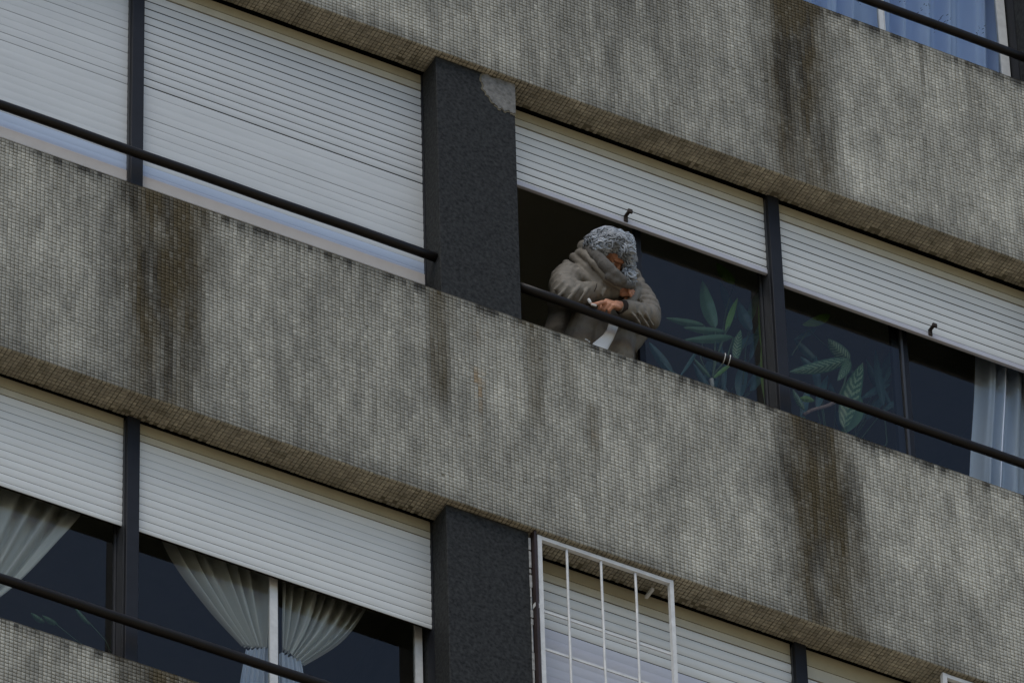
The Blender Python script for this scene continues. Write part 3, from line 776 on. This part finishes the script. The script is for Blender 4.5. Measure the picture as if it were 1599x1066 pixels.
# hands: palm, four fingers of unequal length with bends, thumb from the side of the palm
def hand(wr, dirv, palm_n, curl, width_dir, L=.075, sgn=1, thumb=None, spread=.004):
    """dirv along the palm, palm_n out of the back of the hand"""
    d = dirv.normalized(); wd = width_dir.normalized(); nb = palm_n.normalized()
    pc = wr + d*L*.55
    ax = Matrix((wd, d, nb)).transposed()
    b.ball(pc-o_, (.037, L*.56, .0135), ax, 16, 10); b.cap(rel(wr, wr+d*.025), [.023, .023])
    lens = [(.036, .022, .018), (.041, .026, .019), (.038, .024, .018), (.030, .018, .016)]
    for k in range(4):
        off = (k-1.5)*.0185
        kn = wr + d*(L*(.98 if k in (1, 2) else .90)) + wd*off + nb*.002
        b.cap(rel(kn-d*.03, kn), [.0095, .0098], 8)
        a = 0; p = kn; dd = d; sp = wd*(off*.10)
        for q, ln in enumerate(lens[k]):
            a += curl[q]*(1+.06*(k-1.5)); dd = (d*math.cos(a) - nb*math.sin(a) + sp).normalized()
            p2 = p + dd*ln; b.cap(rel(p, p2), [.0088-.0008*q, .0083-.0008*q], 8); p = p2
    tb = wr + d*L*.30 - wd*.030*sgn
    for q, t in enumerate(thumb):
        b.cap(rel(tb, t), [.0115-.0012*q, .0105-.0014*q], 8); tb = t
# left arm's hand, resting over the rail, pinching something small
dl = (P(937, 470, .052)-WrL).normalized(); bk = (-Fv*.25 + Uv*.75 - V3(0, .35, 0)).normalized(); bk = (bk-dl*bk.dot(dl)).normalized(); wl = dl.cross(bk)
if wl.dot(-Fv) < 0: wl = -wl
# width axis runs towards the viewer; index finger lies on the far side
hand(WrL, dl, bk, (1.05, .85, .55), wl, .076, sgn=1, thumb=[P(940, 472, .065), P(929, 475, .056), P(924, 475, .052)])
dr = (P(980, 452, .085)-WrR).normalized(); bk2 = (-Fv*.7+Uv*.55); bk2 = (bk2-dr*bk2.dot(dr)).normalized(); w2 = dr.cross(bk2)
hand(WrR, dr, bk2, (1.15, 1.35, .8), w2, .062, sgn=1, thumb=[P(974, 447, .08), P(981, 452, .07), P(983, 458, .066)])
bo = b.build('body', M_skin, root, True); remesh(bo, .0034, 2, .5)
# eyes look down
for sg in (-1, 1):
    e = MB(); e.ball(hp(.028*sg, .077, -.001)-o_, .0095, n=12, m=8); e.build('eye', mat('eye', (.5, .48, .44), .2), bo, True)
# ---- coat
def fold_tube(mb, pts, rads, amp=.10, freq=9, seed=0, seg=26, n=20):
    """sleeve with ring folds"""
    rr = random.Random(seed); P_, R_ = [], []
    L = [0]
    for a, c in zip(pts, pts[1:]): L.append(L[-1]+(c-a).length)
    ph = [rr.uniform(0, 6.28) for _ in range(4)]
    for k in range(seg+1):
        s = L[-1]*k/seg; i = max(j for j in range(len(L)) if L[j] <= s+1e-9); i = min(i, len(pts)-2); f = (s-L[i])/(L[i+1]-L[i])
        p = pts[i].lerp(pts[i+1], f); r = rads[i]+(rads[i+1]-rads[i])*f
        t = s*100/6.28
        r *= 1 + amp*(math.sin(t*freq*.11*6.28+ph[0]) + .5*math.sin(t*freq*.23*6.28+ph[1]))*.6
        P_.append(p-o_); R_.append(r)
    mb.tube(P_, R_, n)
    mb.ball(P_[0], R_[0], n=n, m=10); mb.ball(P_[-1], R_[-1]*.98, n=n, m=10)
c = MB()
c.cap(rel(chest+V3(0, -.01, .0), P(938, 505, .31), belly, pelv+V3(0, 0, .0), pelv+V3(0, .02, -.22)), [.150, .152, .172, .165, .17], 24)
c.cap(rel(P(896, 500, .42), P(893, 540, .45)), [.120, .150], 20); c.cap(rel(P(882, 470, .36), P(896, 500, .42)), [.085, .12], 20)
c.cap(rel(ShR+V3(.02, 0, -.01), (ShR+ShL)/2+V3(0, .03, .0), ShL+V3(-.03, 0, -.01)), [.072, .105, .066], 20)
fold_tube(c, [ShR, ShR.lerp(ElR, .5)+V3(-.012, .0, 0), ElR], [.074, .072, .064], .07, 10, 1)
fold_tube(c, [ElR, ElR.lerp(WrR, .5)+V3(0, 0, .008), WrR.lerp(ElR, .06)], [.062, .050, .036], .09, 11, 2)
fold_tube(c, [ShL, ShL.lerp(ElL, .5)+V3(.012, 0, 0), ElL], [.064, .064, .058], .09, 12, 3)
fold_tube(c, [ElL, ElL.lerp(WrL, .45), P(978, 483, .088)], [.058, .054, .043], .10, 12, 4)
# diagonal drapes on the chest and collar rolls round the neck
for (pts, rd) in (([(884, 412, .22), (905, 425, .14), (930, 445, .115), (950, 452, .11)], .022), ([(896, 402, .22), (916, 418, .12), (940, 440, .09), (958, 450, .09)], .020),
                  ([(868, 428, .22), (880, 440, .13), (905, 455, .115)], .022), ([(1000, 440, .20), (994, 455, .13), (985, 470, .11)], .024),
                  ([(903, 395, .21), (914, 398, .12), (928, 412, .065), (948, 434, .05), (966, 447, .05)], .019),
                  ([(912, 386, .20), (920, 394, .12), (934, 412, .07), (952, 428, .05), (970, 440, .05)], .018),
                  ([(985, 440, .08), (995, 444, .13), (1000, 452, .17)], .020), ([(912, 386, .20), (950, 395, .23), (990, 430, .20)], .035)):
    q = [P(*t) for t in pts]; c.cap(rel(*q), [rd]*len(q), 14)
# creases standing up round both elbows and across the sleeves
for a_, b_, yy, rd in (((1024, 503), (1003, 469), .095, .009), ((1020, 508), (994, 474), .082, .008), ((1013, 510), (986, 476), .070, .007), ((1026, 495), (1012, 466), .120, .010),
                       ((866, 452), (886, 436), .105, .013), ((872, 462), (899, 438), .095, .012), ((884, 470), (909, 442), .080, .010), ((904, 470), (921, 445), .078, .008), ((866, 440), (880, 424), .135, .012),
                       ((940, 463), (948, 446), .080, .007), ((1004, 512), (979, 480), .066, .007)):
    m_ = (Vector(P(*a_, yy))*.5+Vector(P(*b_, yy))*.5) + V3(0, -.008, 0)
    c.cap(rel(P(*a_, yy+.012), m_, P(*b_, yy+.012)), [rd*.7, rd, rd*.7], 10)
# lower front panels of the coat
c.cap(rel(P(975, 500, .20), P(970, 530, .22), P(966, 560, .24)), [.055, .065, .07], 18)
c.cap(rel(P(915, 500, .24), P(905, 530, .27), P(900, 560, .30)), [.07, .075, .08], 18)
c.cap(rel(P(1004, 520, .19), P(985, 540, .23)), [.030, .04], 14)
co = c.build('coat', M_coat, root, True); remesh(co, .0045, 5, .6)
a = get_co(co.data); n = get_no(co.data); W = a + np.array(o_)
f1 = fbm(W[:, 0]*30+W[:, 2]*18, W[:, 2]*7-W[:, 1]*7-W[:, 0]*5, 3, 2); f2 = fbm(W[:, 0]*60-W[:, 2]*25, W[:, 2]*34+W[:, 1]*30, 9, 2)
rdg = np.clip(1-np.abs(f1*2-1)*4.5, 0, 1)**1.5
a = a + n*(.009*(f1-.5) + .004*(f2-.5))[:, None]
set_co(co.data, a)
# quilt seams and cuffs
s = MB(); q = [P(928, 455, .065), P(931, 448, .06), P(932, 443, .062)]; s.tube(rel(*q), .0022, 6); s.build('seam', M_shirt, co, True)
cf = MB(); d2 = (WrL-ElL).normalized(); cc = P(975, 481.5, .087)
cf.tube([cc-o_, cc+d2*.012-o_], [.040, .041], 20); remesh(cf.build('cuff', M_coat, co, True), .003, 1)
MB().tube([cc+d2*.012-o_, cc+d2*.028-o_], [.037, .031], 18).build('cuff_lining', M_shirt, co, True)
# scarf or inner collar pulled over the chin
sc = MB()
for (pts, rd) in (([(918, 386, .15), (930, 398, .06), (945, 414, .025), (960, 428, .012), (973, 438, .012)], [.026, .028, .030, .028, .020]),
                  ([(922, 386, .15), (934, 401, .06), (948, 416, .022), (963, 428, .008), (975, 436, .008)], [.020, .020, .021, .019, .015]),
                  ([(950, 432, .03), (964, 440, .02), (975, 444, .03), (986, 446, .06)], [.018, .020, .018, .018])):
    q = [P(*t) for t in pts]; fold_tube(sc, q, rd, .10, 14, 8, 24, 14)
so = sc.build('scarf', M_scarf, root, True); remesh(so, .0035, 14, .6)
# trousers
t_ = MB()
for sg in (-1, 1):
    hip = pelv + V3(.085*sg, 0, -.03); kn = V3(hip.x+.01*sg, .40, FLOOR+.44); an = V3(hip.x+.02*sg, .47, FLOOR+.09)
    t_.cap(rel(hip, kn, an), [.098, .072, .058])
to = t_.build('trousers', M_trou, root, True); remesh(to, .008, 2)
# white cloth showing where the coat opens
L_ = [(951, 503), (948, 515), (941, 524), (926, 536), (918, 548)]; R2 = [(967, 506), (962, 518), (957, 530), (949, 545), (944, 560)]
v = []; f = []
for i in range(13):
    t = i/12*4; k = min(int(t), 3); u = t-k
    l = P(L_[k][0]*(1-u)+L_[k+1][0]*u, L_[k][1]*(1-u)+L_[k+1][1]*u, .150); r_ = P(R2[k][0]*(1-u)+R2[k+1][0]*u, R2[k][1]*(1-u)+R2[k+1][1]*u, .146)
    for j in range(9):
        p = l.lerp(r_, j/8) + V3(0, -.007*math.sin(j/8*math.pi)+.0015*math.sin(j*2.1+i*.6), 0); v.append(tuple(p-o_))
for i in range(12):
    for j in range(8):
        q = i*9+j; f.append((q, q+1, q+10, q+9))
me = bpy.data.meshes.new('white_shirt'); me.from_pydata(v, [], f); me.update()
wo = link('white_shirt', me, M_cloth, root, True); sm_ = wo.modifiers.new('th', 'SOLIDIFY'); sm_.thickness = .003
sh = MB()
for (u, vv) in ((917, 531), (920, 533.5), (915, 530)): sh.ball(P(u, vv, .152)-o_, (.006, .003, .004), n=8, m=6)
sh.build('white_hem', M_cloth, wo, True)
# hair: a cap of short curls
h = MB(); hv = []; hf = []; hc = []
rr = random.Random(4)
blobs = [(P(955, 385, .075), (.094, .092, .076)), (P(927, 376, .10), (.036, .045, .034)), (P(970, 382, .07), (.056, .055, .058)), (P(981, 408, .055), (.026, .040, .064)), (P(983, 430, .05), (.018, .024, .040)),
         (P(948, 372, .085), (.080, .07, .050)), (P(958, 380, .02), (.085, .055, .046)), (P(975, 391, .010), (.040, .05, .032)), (P(940, 384, .045), (.046, .05, .034)), (P(977, 398, .045), (.030, .030, .040))]
camax = Matrix((Rv, Fv, Uv)).transposed()
for c0, r0 in blobs: h.ball(c0-o_, tuple(q*.86 for q in r0), camax, 18, 12)
ho = h.build('hair_base', mat('hair_root', (.24, .265, .29), .8), root, True); remesh(ho, .005, 3)
a = get_co(ho.data); n = get_no(ho.data)
idx = rr.sample(range(len(a)), min(2400, len(a)))
cv = MB(); ccol = []
for i in idx:
    p = Vector(a[i]); nn = Vector(n[i])
    pw = p + o_
    t1 = nn.orthogonal().normalized(); t1 = (Matrix.Rotation(rr.uniform(0, 6.28), 3, nn) @ t1)
    lock = fbm(np.array([pw.x*38]), np.array([pw.z*38-pw.x*16]), 2, 2)[0]
    fall = (-Uv*.8+Rv*.25); fall = (fall-nn*fall.dot(nn)).normalized() if (fall-nn*fall.dot(nn)).length > .05 else t1
    t1 = (t1*.6 + fall*(.9)).normalized(); t2 = nn.cross(t1)
    rad = rr.uniform(.008, .017); turn = rr.choice((-1, 1))*rr.uniform(2.6, 4.6); K = 9
    pts = []
    for k in range(K):
        s_ = k/(K-1); ang = turn*s_
        pts.append(p + nn*(.0005+.0032*math.sin(math.pi*s_)+.010*lock) + t1*(rad*1.9*s_+rad*math.sin(ang)*.7) + t2*rad*(1-math.cos(ang))*.7)
    w0 = rr.uniform(.0026, .0044); n0 = len(cv.v)
    cv.tube(pts, [w0*(.5+math.sin(math.pi*min(1, .15+k/(K-1)*.85))*.6) for k in range(K)], 5)
    g = rr.uniform(.32, .40)*(.50+.80*sst(lock, .25, .75)); g = float(g)
    ccol += [(g*.92, g*1.0, g*1.08, 1)]*(len(cv.v)-n0)
cu = cv.build('hair', M_hair, root, True)
ca = cu.data.color_attributes.new('col', 'FLOAT_COLOR', 'POINT'); ca.data.foreach_set('color', np.array(ccol).ravel())
tag(root, 'person with curly grey hair and taupe coat, arms folded on the dark handrail', 'person')
# small white thing between the fingers
wi = MB(); wi.cap([P(919.5, 468, .052), P(921.5, 472, .052)], [.0075, .0075], 10); wi.cap([P(924.5, 475.5, .046), P(930, 477, .048)], [.0055, .006], 10)
ws = wi.build('crumpled_tissue', M_cloth, None, True); remesh(ws, .002, 1)
tag(ws, 'tiny white scrap pinched between the fingers above the handrail', 'tissue')
